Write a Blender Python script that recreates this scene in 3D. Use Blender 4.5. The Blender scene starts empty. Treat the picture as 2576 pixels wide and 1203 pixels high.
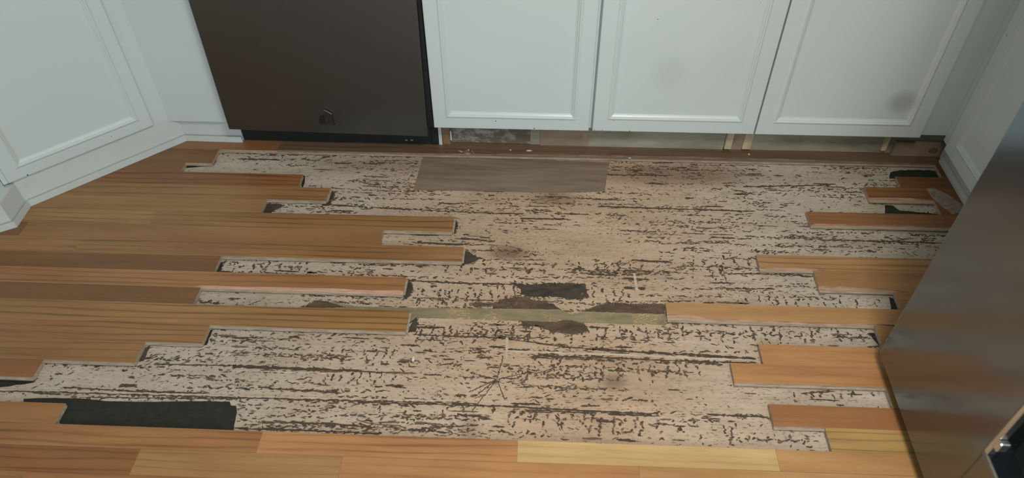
import bpy, bmesh, math, random
import numpy as np
from mathutils import Matrix, Vector

random.seed(7); rng = np.random.RandomState(11)
scn = bpy.context.scene
COL = scn.collection

# ------------------------------------------------------------------ camera
W = 0.0572                                   # pitch of one strip of flooring
PA = (5.06847265e-02, 7.90151769e-01, -8.66471427e-03)
FPX = 1855.09; CAMP = np.array([0.0, -1.85142, 1.42206])
def rotm(a, b, c):
    return Matrix.Rotation(a, 3, 'Z') @ Matrix.Rotation(b, 3, 'X') @ Matrix.Rotation(c, 3, 'Z')
RM = rotm(*PA)
cam = bpy.data.cameras.new('camera'); camo = bpy.data.objects.new('camera', cam); COL.objects.link(camo)
camo.matrix_world = Matrix.Translation(Vector(CAMP)) @ RM.to_4x4()
cam.sensor_fit = 'HORIZONTAL'; cam.sensor_width = 36.0; cam.lens = FPX / 2576 * 36.0
cam.clip_start = 0.02; cam.clip_end = 50
cam.dof.use_dof = True; cam.dof.focus_distance = 1.95; cam.dof.aperture_fstop = 3.2
scn.camera = camo

# ------------------------------------------------------------------ light
wd = bpy.data.worlds.new('world'); scn.world = wd; wd.use_nodes = True
wd.node_tree.nodes['Background'].inputs[0].default_value = (0.70, 0.88, 1.0, 1)
wd.node_tree.nodes['Background'].inputs[1].default_value = 0.55
def area(name, loc, size, power, color, target=None, sy=None):
    l = bpy.data.lights.new(name, 'AREA'); l.energy = power; l.color = color
    l.shape = 'RECTANGLE'; l.size = size; l.size_y = sy or size
    o = bpy.data.objects.new(name, l); COL.objects.link(o); o.location = loc
    if target is not None:
        o.rotation_euler = (Vector(target) - Vector(loc)).to_track_quat('-Z', 'Y').to_euler()
    return o
area('ceiling_lamp', (0.42, -1.70, 2.20), 0.45, 29, (1.0, 0.94, 0.86), (0.42, -1.70, 0), 0.45)
area('cool_front_fill', (0.70, -3.55, 1.45), 1.5, 26, (0.76, 0.91, 1.0), (0.60, 0, 1.0), 1.1)  # added fill behind the camera, brightens the toe-kick and upright faces
scn.view_settings.view_transform = 'Standard'; scn.view_settings.look = 'None'
scn.view_settings.gamma = 1.0; scn.view_settings.use_curve_mapping = False
scn.view_settings.exposure = 0.17

# ------------------------------------------------------------------ helpers
def ray(q):
    return np.array(RM @ Vector(((q[0] - 1288) / FPX, -(q[1] - 601.5) / FPX, -1.0)))
def onF(q, z=0.0):
    d = ray(q); t = (z - CAMP[2]) / d[2]; return CAMP + t * d
def onY(q, y):
    d = ray(q); t = (y - CAMP[1]) / d[1]; return CAMP + t * d
def onX(q, x):
    d = ray(q); t = (x - CAMP[0]) / d[0]; return CAMP + t * d
def s2l(c):
    c = c / 255.0
    return c / 12.92 if c <= 0.04045 else ((c + 0.055) / 1.055) ** 2.4
def rgb(r, g, b): return (s2l(r), s2l(g), s2l(b), 1.0)

def link(name, me, mats=(), parent=None, loc=None, rot=None):
    o = bpy.data.objects.new(name, me); COL.objects.link(o)
    if me is not None:
        for m in mats: me.materials.append(m)
    if parent is not None: o.parent = parent
    if loc is not None: o.location = loc
    if rot is not None: o.rotation_euler = rot
    return o
def mesh(name, vs, fs, mats=(), parent=None, mi=None, **kw):
    me = bpy.data.meshes.new(name); me.from_pydata([tuple(map(float, v)) for v in vs], [], fs); me.update()
    if mi is not None: me.polygons.foreach_set('material_index', mi)
    return link(name, me, mats, parent, **kw)
def thing(name, label, cat, loc=(0, 0, 0), rot=(0, 0, 0), group=None):
    o = link(name, None, loc=loc, rot=rot); o['label'] = label; o['category'] = cat
    if group: o['group'] = group
    return o
def tag(o, label, cat, group=None):
    o['label'] = label; o['category'] = cat
    if group: o['group'] = group
    return o
def struct(o): o['kind'] = 'structure'; return o
BOXF = [(0, 3, 2, 1), (4, 5, 6, 7), (0, 1, 5, 4), (1, 2, 6, 5), (2, 3, 7, 6), (3, 0, 4, 7)]
def box(name, lo, hi, mats, parent=None, bev=0.0, seg=2, **kw):
    bm = bmesh.new()
    vs = [bm.verts.new(p) for p in [(lo[0], lo[1], lo[2]), (hi[0], lo[1], lo[2]), (hi[0], hi[1], lo[2]), (lo[0], hi[1], lo[2]),
                                    (lo[0], lo[1], hi[2]), (hi[0], lo[1], hi[2]), (hi[0], hi[1], hi[2]), (lo[0], hi[1], hi[2])]]
    for f in BOXF: bm.faces.new([vs[i] for i in f])
    if bev: bmesh.ops.bevel(bm, geom=bm.edges[:], offset=bev, segments=seg, profile=0.5, affect='EDGES')
    me = bpy.data.meshes.new(name); bm.to_mesh(me); bm.free()
    if bev:
        me.polygons.foreach_set('use_smooth', [False] * len(me.polygons))
    return link(name, me, mats, parent, **kw)
def poly_prism(name, pts, z0, z1, mats, parent=None):
    """upright prism over a plan outline"""
    n = len(pts); vs = [(p[0], p[1], z0) for p in pts] + [(p[0], p[1], z1) for p in pts]
    a = sum(pts[i][0] * pts[(i + 1) % n][1] - pts[(i + 1) % n][0] * pts[i][1] for i in range(n))
    if a < 0: vs = vs[:n][::-1] + vs[n:][::-1]
    fs = [tuple(range(n))[::-1], tuple(range(n, 2 * n))] + [(i, (i + 1) % n, n + (i + 1) % n, n + i) for i in range(n)]
    return mesh(name, vs, fs, mats, parent)

# ------------------------------------------------------------------ material helpers
class NT:
    def __init__(s, name, rough=0.5, metal=0.0, color=(0.5, 0.5, 0.5, 1), spec=None, coat=0.0):
        s.m = bpy.data.materials.new(name); s.m.use_nodes = True; s.t = s.m.node_tree; s.b = s.t.nodes['Principled BSDF']
        s.b.inputs['Roughness'].default_value = rough; s.b.inputs['Metallic'].default_value = metal
        s.b.inputs['Base Color'].default_value = color
        if spec is not None: s.b.inputs['Specular IOR Level'].default_value = spec
        if coat: s.b.inputs['Coat Weight'].default_value = coat; s.b.inputs['Coat Roughness'].default_value = 0.25
    def n(s, t, **kw):
        o = s.t.nodes.new(t)
        for k, v in kw.items():
            if k.startswith('i_'): o.inputs[k[2:].replace('_', ' ')].default_value = v
            else: setattr(o, k, v)
        return o
    def l(s, a, b): s.t.links.new(a, b)
    def pos(s): return s.n('ShaderNodeNewGeometry').outputs['Position']
    def objc(s): return s.n('ShaderNodeTexCoord').outputs['Object']
    def mapp(s, src, scale=(1, 1, 1), loc=(0, 0, 0), rot=(0, 0, 0)):
        m = s.n('ShaderNodeMapping'); s.l(src, m.inputs[0])
        m.inputs['Scale'].default_value = scale; m.inputs['Location'].default_value = loc; m.inputs['Rotation'].default_value = rot
        return m.outputs[0]
    def noise(s, v, sc=1, det=4, rough=0.55, dist=0.0):
        o = s.n('ShaderNodeTexNoise'); s.l(v, o.inputs['Vector']); o.inputs['Scale'].default_value = sc
        o.inputs['Detail'].default_value = det; o.inputs['Roughness'].default_value = rough; o.inputs['Distortion'].default_value = dist
        return o.outputs['Fac']
    def ramp(s, f, stops, interp='LINEAR'):
        r = s.n('ShaderNodeValToRGB'); s.l(f, r.inputs[0]); e = r.color_ramp.elements; r.color_ramp.interpolation = interp
        while len(e) < len(stops): e.new(0.5)
        for x, (p, c) in zip(e, stops):
            x.position = p; x.color = c if len(c) == 4 else (*c, 1)
        return r.outputs[0]
    def mix(s, f, a, b, mode='MIX'):
        m = s.n('ShaderNodeMix', data_type='RGBA', blend_type=mode)
        for k, v in ((0, f), (6, a), (7, b)):
            if hasattr(v, 'links'): s.l(v, m.inputs[k])
            else: m.inputs[k].default_value = v
        return m.outputs[2]
    def math(s, op, a, b=0.0, clamp=False):
        m = s.n('ShaderNodeMath', operation=op, use_clamp=clamp)
        for k, v in ((0, a), (1, b)):
            if hasattr(v, 'links'): s.l(v, m.inputs[k])
            else: m.inputs[k].default_value = v
        return m.outputs[0]
    def spot(s, v, c, r, soft=0.5):
        """round stain of half-axes r about c : 1 inside, fading to 0"""
        mp = s.mapp(v, tuple(1 / x for x in r), tuple(-a / x for a, x in zip(c, r)))
        ln = s.n('ShaderNodeVectorMath', operation='LENGTH'); s.l(mp, ln.inputs[0])
        mr = s.n('ShaderNodeMapRange', interpolation_type='SMOOTHSTEP'); s.l(ln.outputs['Value'], mr.inputs[0])
        mr.inputs[1].default_value = 1 - soft; mr.inputs[2].default_value = 1 + soft * 0.2
        mr.inputs[3].default_value = 1; mr.inputs[4].default_value = 0
        return mr.outputs[0]
    def bump(s, h, st=0.3, dist=0.002):
        b = s.n('ShaderNodeBump'); b.inputs['Strength'].default_value = st; b.inputs['Distance'].default_value = dist
        s.l(h, b.inputs['Height']); s.l(b.outputs[0], s.b.inputs['Normal'])
    def color(s, c):
        if hasattr(c, 'links'): s.l(c, s.b.inputs['Base Color'])
        else: s.b.inputs['Base Color'].default_value = c
    def rough(s, f): s.l(f, s.b.inputs['Roughness'])

def g(v): return (v, v, v, 1)

# varnished oak: the colour of each board comes from its object colour
def mat_wood():
    m = NT('varnished_wood', 0.34)
    oi = m.n('ShaderNodeObjectInfo')
    off = m.n('ShaderNodeVectorMath', operation='SCALE'); m.l(oi.outputs['Random'], off.inputs['Scale'])
    off.inputs[0].default_value = (37.0, 91.0, 0)
    ad = m.n('ShaderNodeVectorMath', operation='ADD'); m.l(m.pos(), ad.inputs[0]); m.l(off.outputs[0], ad.inputs[1])
    P = ad.outputs[0]
    warp = m.noise(m.mapp(P, (3.0, 9, 1)), 1.0, 2, 0.5)
    wv = m.n('ShaderNodeTexWave', wave_type='BANDS', bands_direction='Y', wave_profile='SIN')
    m.l(m.mapp(P, (1.5, 26, 1)), wv.inputs['Vector']); wv.inputs['Scale'].default_value = 0.60
    wv.inputs['Distortion'].default_value = 5.5; wv.inputs['Detail'].default_value = 2.0
    wv.inputs['Detail Scale'].default_value = 1.6; wv.inputs['Detail Roughness'].default_value = 0.6
    lines = m.ramp(wv.outputs['Fac'], [(0.0, g(0.50)), (0.06, g(0.76)), (0.20, g(0.97)), (1.0, g(1.05))])
    fine = m.ramp(m.noise(m.mapp(P, (16, 300, 1)), 1.0, 4, 0.65), [(0.3, g(0.90)), (0.6, g(1.02)), (0.8, g(1.05))])
    pore = m.ramp(m.noise(m.mapp(P, (26, 700, 1)), 1.0, 2, 0.5), [(0.26, g(0.75)), (0.34, g(1.0))])
    broad = m.ramp(m.noise(m.mapp(P, (2.5, 16, 1)), 1.0, 3), [(0.3, (0.78, 0.72, 0.66, 1)), (0.65, (1.1, 1.1, 1.08, 1))])
    at = m.n('ShaderNodeAttribute', attribute_type='OBJECT', attribute_name='grain')
    amt = m.math('MULTIPLY', m.ramp(warp, [(0.34, g(0.25)), (0.58, g(1.0))]), at.outputs['Fac'])
    c = m.mix(amt, oi.outputs['Color'], m.mix(1.0, oi.outputs['Color'], lines, 'MULTIPLY'))
    c = m.mix(1.0, c, fine, 'MULTIPLY'); c = m.mix(0.55, c, pore, 'MULTIPLY'); c = m.mix(0.9, c, broad, 'MULTIPLY')
    m.color(c)
    m.rough(m.ramp(m.noise(m.mapp(P, (14, 30, 1)), 1, 3), [(0.3, g(0.30)), (0.7, g(0.46))]))
    m.bump(m.noise(m.mapp(P, (9, 330, 1)), 1.0, 3), 0.10, 0.0006)
    return m.m
def mat_raw(name, a, b, scl=(25, 160, 160), rough=0.85, bst=0.4):
    m = NT(name, rough); P = m.pos()
    m.color(m.ramp(m.noise(m.mapp(P, scl), 1, 5, 0.65), [(0.3, a), (0.68, b)]))
    m.bump(m.noise(m.mapp(P, scl), 2, 4), bst, 0.001)
    return m.m
def mat_plain(name, c, rough=0.6, metal=0.0, var=0.12, sc=30, bst=0.0):
    m = NT(name, rough, metal); P = m.pos()
    lo = tuple(x * (1 - var) for x in c[:3]) + (1,); hi = tuple(min(1, x * (1 + var)) for x in c[:3]) + (1,)
    nz = m.noise(m.mapp(P, (1, 1, 1)), sc, 4)
    m.color(m.ramp(nz, [(0.3, lo), (0.7, hi)]))
    if bst: m.bump(nz, bst, 0.001)
    return m.m

WOOD = mat_wood()
RAW = mat_raw('bare_board_edge', rgb(140, 124, 106), rgb(188, 170, 150))
TORN = mat_raw('splintered_wood', rgb(150, 116, 92), rgb(206, 172, 146), (18, 260, 60))
OLDT = mat_raw('dirty_splintered_wood', rgb(104, 84, 68), rgb(150, 128, 110), (18, 260, 60))
PINK = mat_raw('worn_splintered_wood', rgb(176, 138, 114), rgb(214, 178, 152), (18, 260, 60))

def mat_white(name='white_paint', smudges=()):
    m = NT(name, 0.28, spec=0.5); P = m.pos()
    base = m.ramp(m.noise(P, 2.2, 3), [(0.3, rgb(206, 216, 213)), (0.7, rgb(213, 223, 220))])
    O = m.objc()
    for (c, r, k) in smudges:
        base = m.mix(m.math('MULTIPLY', m.spot(O, c, r, 0.75), k), base, rgb(128, 136, 134))
    speck = m.ramp(m.noise(m.mapp(P, (1, 1, 1)), 55, 2, 0.4), [(0.0, g(1)), (0.195, g(1)), (0.2, g(0))], 'LINEAR')
    m.color(m.mix(speck, base, rgb(120, 118, 108)))
    m.bump(m.noise(P, 160, 3), 0.03, 0.0004)
    m.rough(m.ramp(m.noise(P, 3, 2), [(0.2, g(0.28)), (0.8, g(0.32))]))
    return m.m
WHITE = mat_white()
WHITE_OLD = mat_plain('aged_white_trim_paint', rgb(212, 217, 213), 0.42, 0, 0.03, 14, 0.05)
GROUT = mat_plain('grime_line', rgb(112, 102, 88), 0.9)
BLACK = mat_plain('black_plastic', rgb(30, 34, 34), 0.5, 0, 0.15, 40)

def mat_steel(name, c, rough, scl, aniso=0.0):
    m = NT(name, rough, 1.0, c); P = m.pos()
    nz = m.noise(m.mapp(P, scl), 1, 4, 0.6)
    m.color(m.ramp(nz, [(0.3, tuple(x * 0.97 for x in c[:3]) + (1,)), (0.7, tuple(min(1, x * 1.03) for x in c[:3]) + (1,))]))
    m.rough(m.ramp(nz, [(0.2, g(rough * 0.95)), (0.8, g(rough * 1.05))]))
    m.bump(nz, 0.008, 0.0002)
    return m.m
DWSTEEL = mat_steel('dark_stainless_steel', rgb(114, 121, 125), 0.34, (2, 2, 900))
FRSTEEL = mat_steel('brushed_stainless_steel', rgb(130, 138, 147), 0.18, (3, 3, 600))
CHROME = mat_plain('chrome', rgb(215, 218, 215), 0.25, 1.0, 0.05)
FLECKM = [mat_plain('dark_adhesive', rgb(80, 66, 52), 0.85, 0, 0.25, 90, 0.3),
          mat_plain('brown_adhesive', rgb(114, 92, 72), 0.85, 0, 0.25, 90, 0.3),
          mat_plain('grey_adhesive', rgb(98, 92, 82), 0.85, 0, 0.2, 90, 0.3)]
TAR = mat_plain('black_tar_paper', rgb(38, 38, 30), 0.75, 0, 0.35, 60, 0.5)
TARB = mat_raw('brown_felt', rgb(62, 50, 40), rgb(112, 90, 68), (22, 60, 60))
TARC = mat_raw('dark_brown_tar', rgb(50, 43, 36), rgb(82, 70, 58), (30, 60, 60))
GREENBLK = mat_plain('mouldy_dark_gap', rgb(36, 44, 34), 0.9, 0, 0.4, 70, 0.4)
RIDGE = mat_raw('pale_glue_ridge', rgb(178, 158, 136), rgb(214, 196, 174))
def mat_olive():
    m = NT('olive_underlay', 0.8); P = m.pos()
    base = m.ramp(m.noise(m.mapp(P, (12, 60, 1)), 1, 4), [(0.3, rgb(130, 118, 88)), (0.7, rgb(156, 142, 110))])
    fl = m.ramp(m.noise(m.mapp(P, (110, 260, 1)), 1, 3, 0.7), [(0.50, g(0)), (0.56, g(1))])
    zone = m.ramp(m.noise(m.mapp(P, (9, 9, 1), (3.1, 1, 0)), 1, 2), [(0.50, g(0)), (0.60, g(1))])
    m.color(m.mix(m.math('MULTIPLY', fl, zone), base, rgb(196, 168, 122)))
    m.bump(fl, 0.5, 0.001); return m.m
OLIVE = mat_olive()

def mat_subfloor():
    m = NT('pale_scraped_underlayment', 0.82, spec=0.3); P = m.pos()
    base = m.ramp(m.noise(m.mapp(P, (2.2, 6, 1)), 1, 5, 0.6), [(0.25, rgb(176, 150, 124)), (0.5, rgb(196, 168, 141)), (0.75, rgb(208, 186, 162))])
    gx = m.n('ShaderNodeSeparateXYZ'); m.l(P, gx.inputs[0])
    # the underlayment is pinker and browner in the middle, greyer towards both ends
    mr = m.n('ShaderNodeMapRange'); m.l(gx.outputs[0], mr.inputs[0]); mr.inputs[1].default_value = -0.1; mr.inputs[2].default_value = -0.75
    mr2 = m.n('ShaderNodeMapRange'); m.l(gx.outputs[0], mr2.inputs[0]); mr2.inputs[1].default_value = 0.25; mr2.inputs[2].default_value = 0.75
    ends = m.math('ADD', mr.outputs[0], mr2.outputs[0], True)
    base = m.mix(m.math('MULTIPLY', ends, 0.75), base, m.ramp(m.noise(m.mapp(P, (4, 10, 1)), 1, 4), [(0.3, rgb(178, 168, 152)), (0.7, rgb(206, 198, 184))]))
    # streaky wear along the boards, each strip slightly different
    st = m.ramp(m.noise(m.mapp(P, (4, 90, 1)), 1, 5, 0.62), [(0.3, (0.88, 0.86, 0.84, 1)), (0.55, g(1.0)), (0.8, g(1.04))])
    base = m.mix(1.0, base, st, 'MULTIPLY')
    bl = m.ramp(m.noise(m.mapp(P, (28, 52, 1)), 1, 6, 0.68), [(0.28, (0.86, 0.84, 0.82, 1)), (0.5, g(1.0)), (0.75, g(1.06))])
    base = m.mix(1.0, base, bl, 'MULTIPLY')
    # fine residue speckle
    sp = m.ramp(m.noise(m.mapp(P, (85, 230, 1)), 1, 4, 0.6), [(0.57, g(0)), (0.62, g(1))])
    zn = m.ramp(m.noise(m.mapp(P, (7, 26, 1), (5, 2, 0)), 1, 3), [(0.36, g(0)), (0.56, g(1))])
    base = m.mix(m.math('MULTIPLY', m.math('MULTIPLY', sp, zn), 0.75), base, rgb(92, 76, 60))
    # bluish grey rubbed spots
    bs = m.ramp(m.noise(m.mapp(P, (13, 20, 1), (1.3, 7, 0)), 1, 3), [(0.66, g(0)), (0.74, g(1))])
    base = m.mix(m.math('MULTIPLY', bs, 0.5), base, rgb(146, 146, 140))
    # water stains
    for q, r, k in (((1280, 636), (0.07, 0.04, 1), 0.75), ((1395, 500), (0.10, 0.04, 1), 0.55), ((1620, 985), (0.03, 0.03, 1), 0.0),
                    ((1545, 962), (0.035, 0.03, 1), 0.6), ((1700, 440), (0.36, 0.065, 1), 0.62), ((1300, 470), (0.30, 0.03, 1), 0.5),
                    ((980, 415), (0.30, 0.05, 1), 0.35), ((1180, 1075), (0.03, 0.05, 1), 0.35), ((2140, 610), (0.2, 0.04, 1), 0.25)):
        c = onF(q, -0.013)
        if k: base = m.mix(m.math('MULTIPLY', m.spot(P, (c[0], c[1], -0.013), (r[0], r[1], 1), 0.8), k), base, rgb(112, 88, 66))
    m.color(base)
    h = m.math('ADD', m.noise(m.mapp(P, (30, 130, 1)), 1, 5), m.math('MULTIPLY', sp, -0.5))
    m.bump(h, 0.35, 0.002)
    return m.m
SUB = mat_subfloor()
BROWNBD = mat_raw('stained_plywood', rgb(112, 94, 78), rgb(146, 126, 108), (5, 46, 30), 0.7, 0.15)

# ------------------------------------------------------------------ room shell
wallm = mat_plain('wall_paint', rgb(206, 204, 196), 0.8, 0, 0.02)
ceilm = mat_plain('ceiling_paint', rgb(225, 225, 222), 0.9, 0, 0.02)
XL, XR, YB, YF = -2.05, 1.95, 0.62, -3.6
ZS = -0.013
floor = struct(box('floor', (XL, YF, ZS - 0.03), (XR, YB, ZS), [SUB]))
struct(box('wall_back', (XL - .1, YB, ZS - 0.03), (XR + .1, YB + 0.1, 2.45), [wallm]))
struct(box('wall_left', (XL - 0.1, YF, ZS - 0.03), (XL, YB, 2.45), [wallm]))
struct(box('wall_right', (XR, YF, ZS - 0.03), (XR + 0.1, YB, 2.45), [wallm]))
struct(box('ceiling', (XL - .1, YF, 2.45), (XR + .1, YB + .1, 2.55), [ceilm]))

# ------------------------------------------------------------------ floor boards
OFFS = {0: (0.0, 0.0), 1: (.06, .16), 2: (-.12, .08), 3: (.1, .2), 4: (.07, .18), 5: (.08, .2), 6: (.08, .22), 7: (.03, .17), 8: (.05, .12), 9: (.04, .2),
        10: (.04, .02), 11: (.06, .0), 12: (.1, .05), 13: (-.05, -.15), 14: (-.04, -.17), 15: (-.12, -.09), 16: (.0, -.05),
        17: (-.12, -.0), 18: (-.04, .0), 19: (.03, .14)}
def lineY(k, x):
    a, b = OFFS.get(k, (0.0, 0.1)); t = (x / W + 15) / 30.0; t = min(1.2, max(-0.4, t))
    return (-k + a + (b - a) * t) * W
T = 0.013
def plank(k, xa, xb, color, end_tongue=False, torn=None, name='plank', label=None, front=True, holes=None):
    """one strip of row k from xa to xb. torn=[(x, depth), ...]: how far the face has split away along its front edge."""
    gap = 0.00015; x0, x1 = xa + gap, xb - gap
    if torn:
        xs = sorted(set([x0, x1] + [x for x, _ in torn if x0 < x < x1]))
        # add wavering in between
        xx = []
        for a, b in zip(xs[:-1], xs[1:]):
            n = max(1, int((b - a) / 0.035)); xx += [a + (b - a) * i / n for i in range(n)]
        xs = xx + [xs[-1]]
        td = [float(np.interp(x, [p[0] for p in torn], [p[1] for p in torn])) for x in xs]
        td = [max(0.0, d * (1 + 0.25 * random.uniform(-1, 1))) if d > 0.0005 else 0 for d in td]
    else:
        xs = [x0, x1]; td = [0, 0]
    vs = []; NS = 13
    for x, d in zip(xs, td):
        yb = lineY(k, x) - gap; yf = lineY(k + 1, x) + gap
        step = -0.004 if d > 0 else -0.0004
        prof = [(yb, -T), (yb, -.0085), (yb - .005, -.0080), (yb - .005, -.0050), (yb, -.0045), (yb, -.0004), (yb - .0003, 0),
                (yf + d + .0003, 0), (yf + d, step), (yf, -.0045), (yf - .005, -.0050), (yf - .005, -.0080), (yf, -.0088), (yf, -T)]
        vs += [(x, y, z) for y, z in prof]
    NS = 14; fs = []; mi = []
    for i in range(len(xs) - 1):
        for j in range(NS):
            a = i * NS + j; b = i * NS + (j + 1) % NS
            fs.append((a, b, b + NS, a + NS)); mi.append(0 if j in (5, 6, 7) and not (j == 7 and max(td) > 0) else (2 if j == 8 and max(td[i:i + 2]) > 0 else (2 if j == 7 else 1)))
    fs.append(tuple(range(NS))[::-1]); mi.append(1)
    fs.append(tuple((len(xs) - 1) * NS + j for j in range(NS))); mi.append(1)
    if end_tongue:
        n0 = len(vs); yb = lineY(k, x1) - .004; yf = lineY(k + 1, x1) + .002
        for x in (x1, x1 + .005):
            vs += [(x, yf, -.0085), (x, yb, -.0085), (x, yb, -.0048), (x, yf, -.0048)]
        fs += [(n0, n0 + 1, n0 + 2, n0 + 3), (n0 + 7, n0 + 6, n0 + 5, n0 + 4)] + [(n0 + i, n0 + 4 + i, n0 + 4 + (i + 1) % 4, n0 + (i + 1) % 4) for i in range(4)]
        mi += [1] * 6
    o = mesh(name, vs, fs, [WOOD, RAW, OLDT if k < 1 else (TORN if k != 10 else PINK)], floor, mi)
    o.color = color
    o['grain'] = {(3, 0): .9, (6, 0): 1., (8, 0): 1., (10, 0): .7, (12, 0): 1., (18, 0): .8}.get((k, 0 if xb < .5 else 1), random.choice((.15, .3, .3, .5, .8)))
    if label: o['label'] = label
    return o
def X(q): return float(onF(q)[0])
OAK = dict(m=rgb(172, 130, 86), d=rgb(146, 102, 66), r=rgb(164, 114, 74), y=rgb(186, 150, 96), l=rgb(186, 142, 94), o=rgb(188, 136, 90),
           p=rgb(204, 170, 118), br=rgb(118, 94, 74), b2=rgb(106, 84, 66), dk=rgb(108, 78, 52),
           M=rgb(158, 116, 74), D=rgb(130, 90, 54), R=rgb(146, 98, 60), Y=rgb(164, 124, 78), L=rgb(156, 116, 72), O=rgb(166, 118, 76))  # capitals: darkened copies, mostly left boards, with the light falloff painted in
L0, R0 = -2.045, 1.93
def run(k, x0, x1, joints, cols, **kw):
    e = [x0] + joints + [x1]
    for i in range(len(e) - 1):
        last = i == len(e) - 2
        plank(k, e[i], e[i + 1], OAK[cols[i % len(cols)]], end_tongue=kw.get('et', False) and last, torn=kw.get('torn') if (last or kw.get('all')) else None)
j = X((1535, 386))
# strip against the toe-kick, and what lies behind it under the dishwasher
plank(-1, L0, -0.95, OAK['br']); plank(-1, -0.95, j + .3, OAK['b2']); plank(-1, j + .3, R0, OAK['br'])
plank(0, L0, X((700, 372)), OAK['d']); 
plank(0, X((700, 372)), j, OAK['br'], torn=[(-1, .002), (-.3, .002), (-.05, .0095), (j, .0095)])
plank(0, j, R0, OAK['br'], torn=[(j, .011), (.7, .012), (1.0, .006), (1.3, .002)])
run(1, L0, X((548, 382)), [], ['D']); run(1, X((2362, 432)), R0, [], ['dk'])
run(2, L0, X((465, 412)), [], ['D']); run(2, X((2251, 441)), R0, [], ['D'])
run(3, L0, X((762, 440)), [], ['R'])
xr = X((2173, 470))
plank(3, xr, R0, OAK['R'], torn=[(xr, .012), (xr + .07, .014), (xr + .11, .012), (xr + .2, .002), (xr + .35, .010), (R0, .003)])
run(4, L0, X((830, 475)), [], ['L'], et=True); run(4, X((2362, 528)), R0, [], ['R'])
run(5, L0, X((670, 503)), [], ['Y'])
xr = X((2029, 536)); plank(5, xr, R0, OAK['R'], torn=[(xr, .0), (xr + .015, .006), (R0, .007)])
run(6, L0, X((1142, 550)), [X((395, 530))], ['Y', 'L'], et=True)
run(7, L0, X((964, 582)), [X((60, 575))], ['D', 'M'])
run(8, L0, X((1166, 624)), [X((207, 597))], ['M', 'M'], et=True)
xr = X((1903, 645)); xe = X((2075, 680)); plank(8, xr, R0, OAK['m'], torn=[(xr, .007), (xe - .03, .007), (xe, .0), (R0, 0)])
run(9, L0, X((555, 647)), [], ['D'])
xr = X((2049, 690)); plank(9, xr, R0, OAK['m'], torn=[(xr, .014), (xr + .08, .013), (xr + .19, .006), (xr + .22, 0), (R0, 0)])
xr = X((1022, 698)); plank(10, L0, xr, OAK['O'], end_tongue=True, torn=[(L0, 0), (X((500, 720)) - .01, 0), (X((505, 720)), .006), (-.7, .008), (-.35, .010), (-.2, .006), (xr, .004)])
plank(10, X((2250, 740)), R0, OAK['m'])
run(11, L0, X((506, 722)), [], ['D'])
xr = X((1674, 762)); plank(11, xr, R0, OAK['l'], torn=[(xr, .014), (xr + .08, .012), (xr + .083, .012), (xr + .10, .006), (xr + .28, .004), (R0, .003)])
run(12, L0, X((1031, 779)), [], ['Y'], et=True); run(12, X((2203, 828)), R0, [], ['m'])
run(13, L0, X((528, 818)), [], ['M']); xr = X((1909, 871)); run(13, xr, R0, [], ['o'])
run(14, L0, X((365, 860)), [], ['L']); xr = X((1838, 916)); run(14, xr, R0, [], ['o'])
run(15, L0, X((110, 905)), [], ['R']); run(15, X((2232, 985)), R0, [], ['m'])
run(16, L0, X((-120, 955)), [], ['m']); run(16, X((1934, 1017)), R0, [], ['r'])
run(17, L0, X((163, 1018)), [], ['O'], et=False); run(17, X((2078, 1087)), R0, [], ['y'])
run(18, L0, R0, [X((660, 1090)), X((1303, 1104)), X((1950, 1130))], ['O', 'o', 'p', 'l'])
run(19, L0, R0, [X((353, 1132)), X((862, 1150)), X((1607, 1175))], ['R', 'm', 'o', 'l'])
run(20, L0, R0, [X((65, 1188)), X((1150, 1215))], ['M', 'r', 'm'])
for k in range(21, 35):
    js = sorted(random.uniform(-1.8, 1.6) for _ in range(random.choice((1, 2))))
    run(k, L0, R0, js, random.sample(['m', 'l', 'r', 'y', 'o', 'd'], 3))

# ------------------------------------------------------------------ patches on the underlayment
BORD = []
def ragged(pts, step=0.012, amp=0.0016):
    out = []; n = len(pts)
    for i in range(n):
        a = np.array(pts[i]); b = np.array(pts[(i + 1) % n]); d = np.linalg.norm(b - a); m_ = max(1, int(d / step))
        nrm = np.array([-(b - a)[1], (b - a)[0]]) / max(d, 1e-6)
        for s in range(m_):
            p = a + (b - a) * s / m_
            if s: p = p + nrm * random.uniform(-amp, amp)
            out.append(tuple(p))
    return out
def patch(name, px, mat, h=0.0008, z=ZS, amp=0.0016, parent=floor, label=None, step=0.008):
    pts = [tuple(onF(q, z)[:2]) for q in px]
    if amp > .0016: pts = ragged(pts, .03, amp * .9)
    pts = ragged(pts, step, amp * .7)
    o = poly_prism(name, pts, z - 0.001, z + h, [mat], parent)
    if mat in (TARC, TARB) and parent is floor: BORD.append((pts, 1 if mat is TARB else 0))
    if label: o['label'] = label
    return o
patch('plywood_patch', [(1064, 396), (1300, 401), (1534, 409), (1527, 440), (1522, 482), (1400, 486), (1250, 482), (1040, 479)], BROWNBD, 0.0012, amp=0.0012,
      label='smooth brown rectangle of stained plywood')
patch('tar_paper', [(60, 1004), (110, 1002), (200, 1003), (270, 1010), (380, 1012), (480, 1010), (578, 1011), (581, 1021), (594, 1022), (596, 1040), (589, 1070),
                    (588, 1092), (380, 1085), (150, 1080), (150, 1022), (60, 1012)], TAR, 0.0010, amp=0.0008, label='long black rectangle of tar paper')
patch('tar_paper', [(0 - 60, 951), (95, 952), (84, 963), (0, 975), (-60, 982)], TAR, 0.0010)
patch('tar_paper', [(1286, 712), (1330, 716), (1400, 714), (1474, 716), (1476, 730), (1480, 750), (1440, 754), (1400, 747), (1350, 748), (1308, 742), (1310, 728)], TARC, 0.0008, amp=.004)
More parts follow.
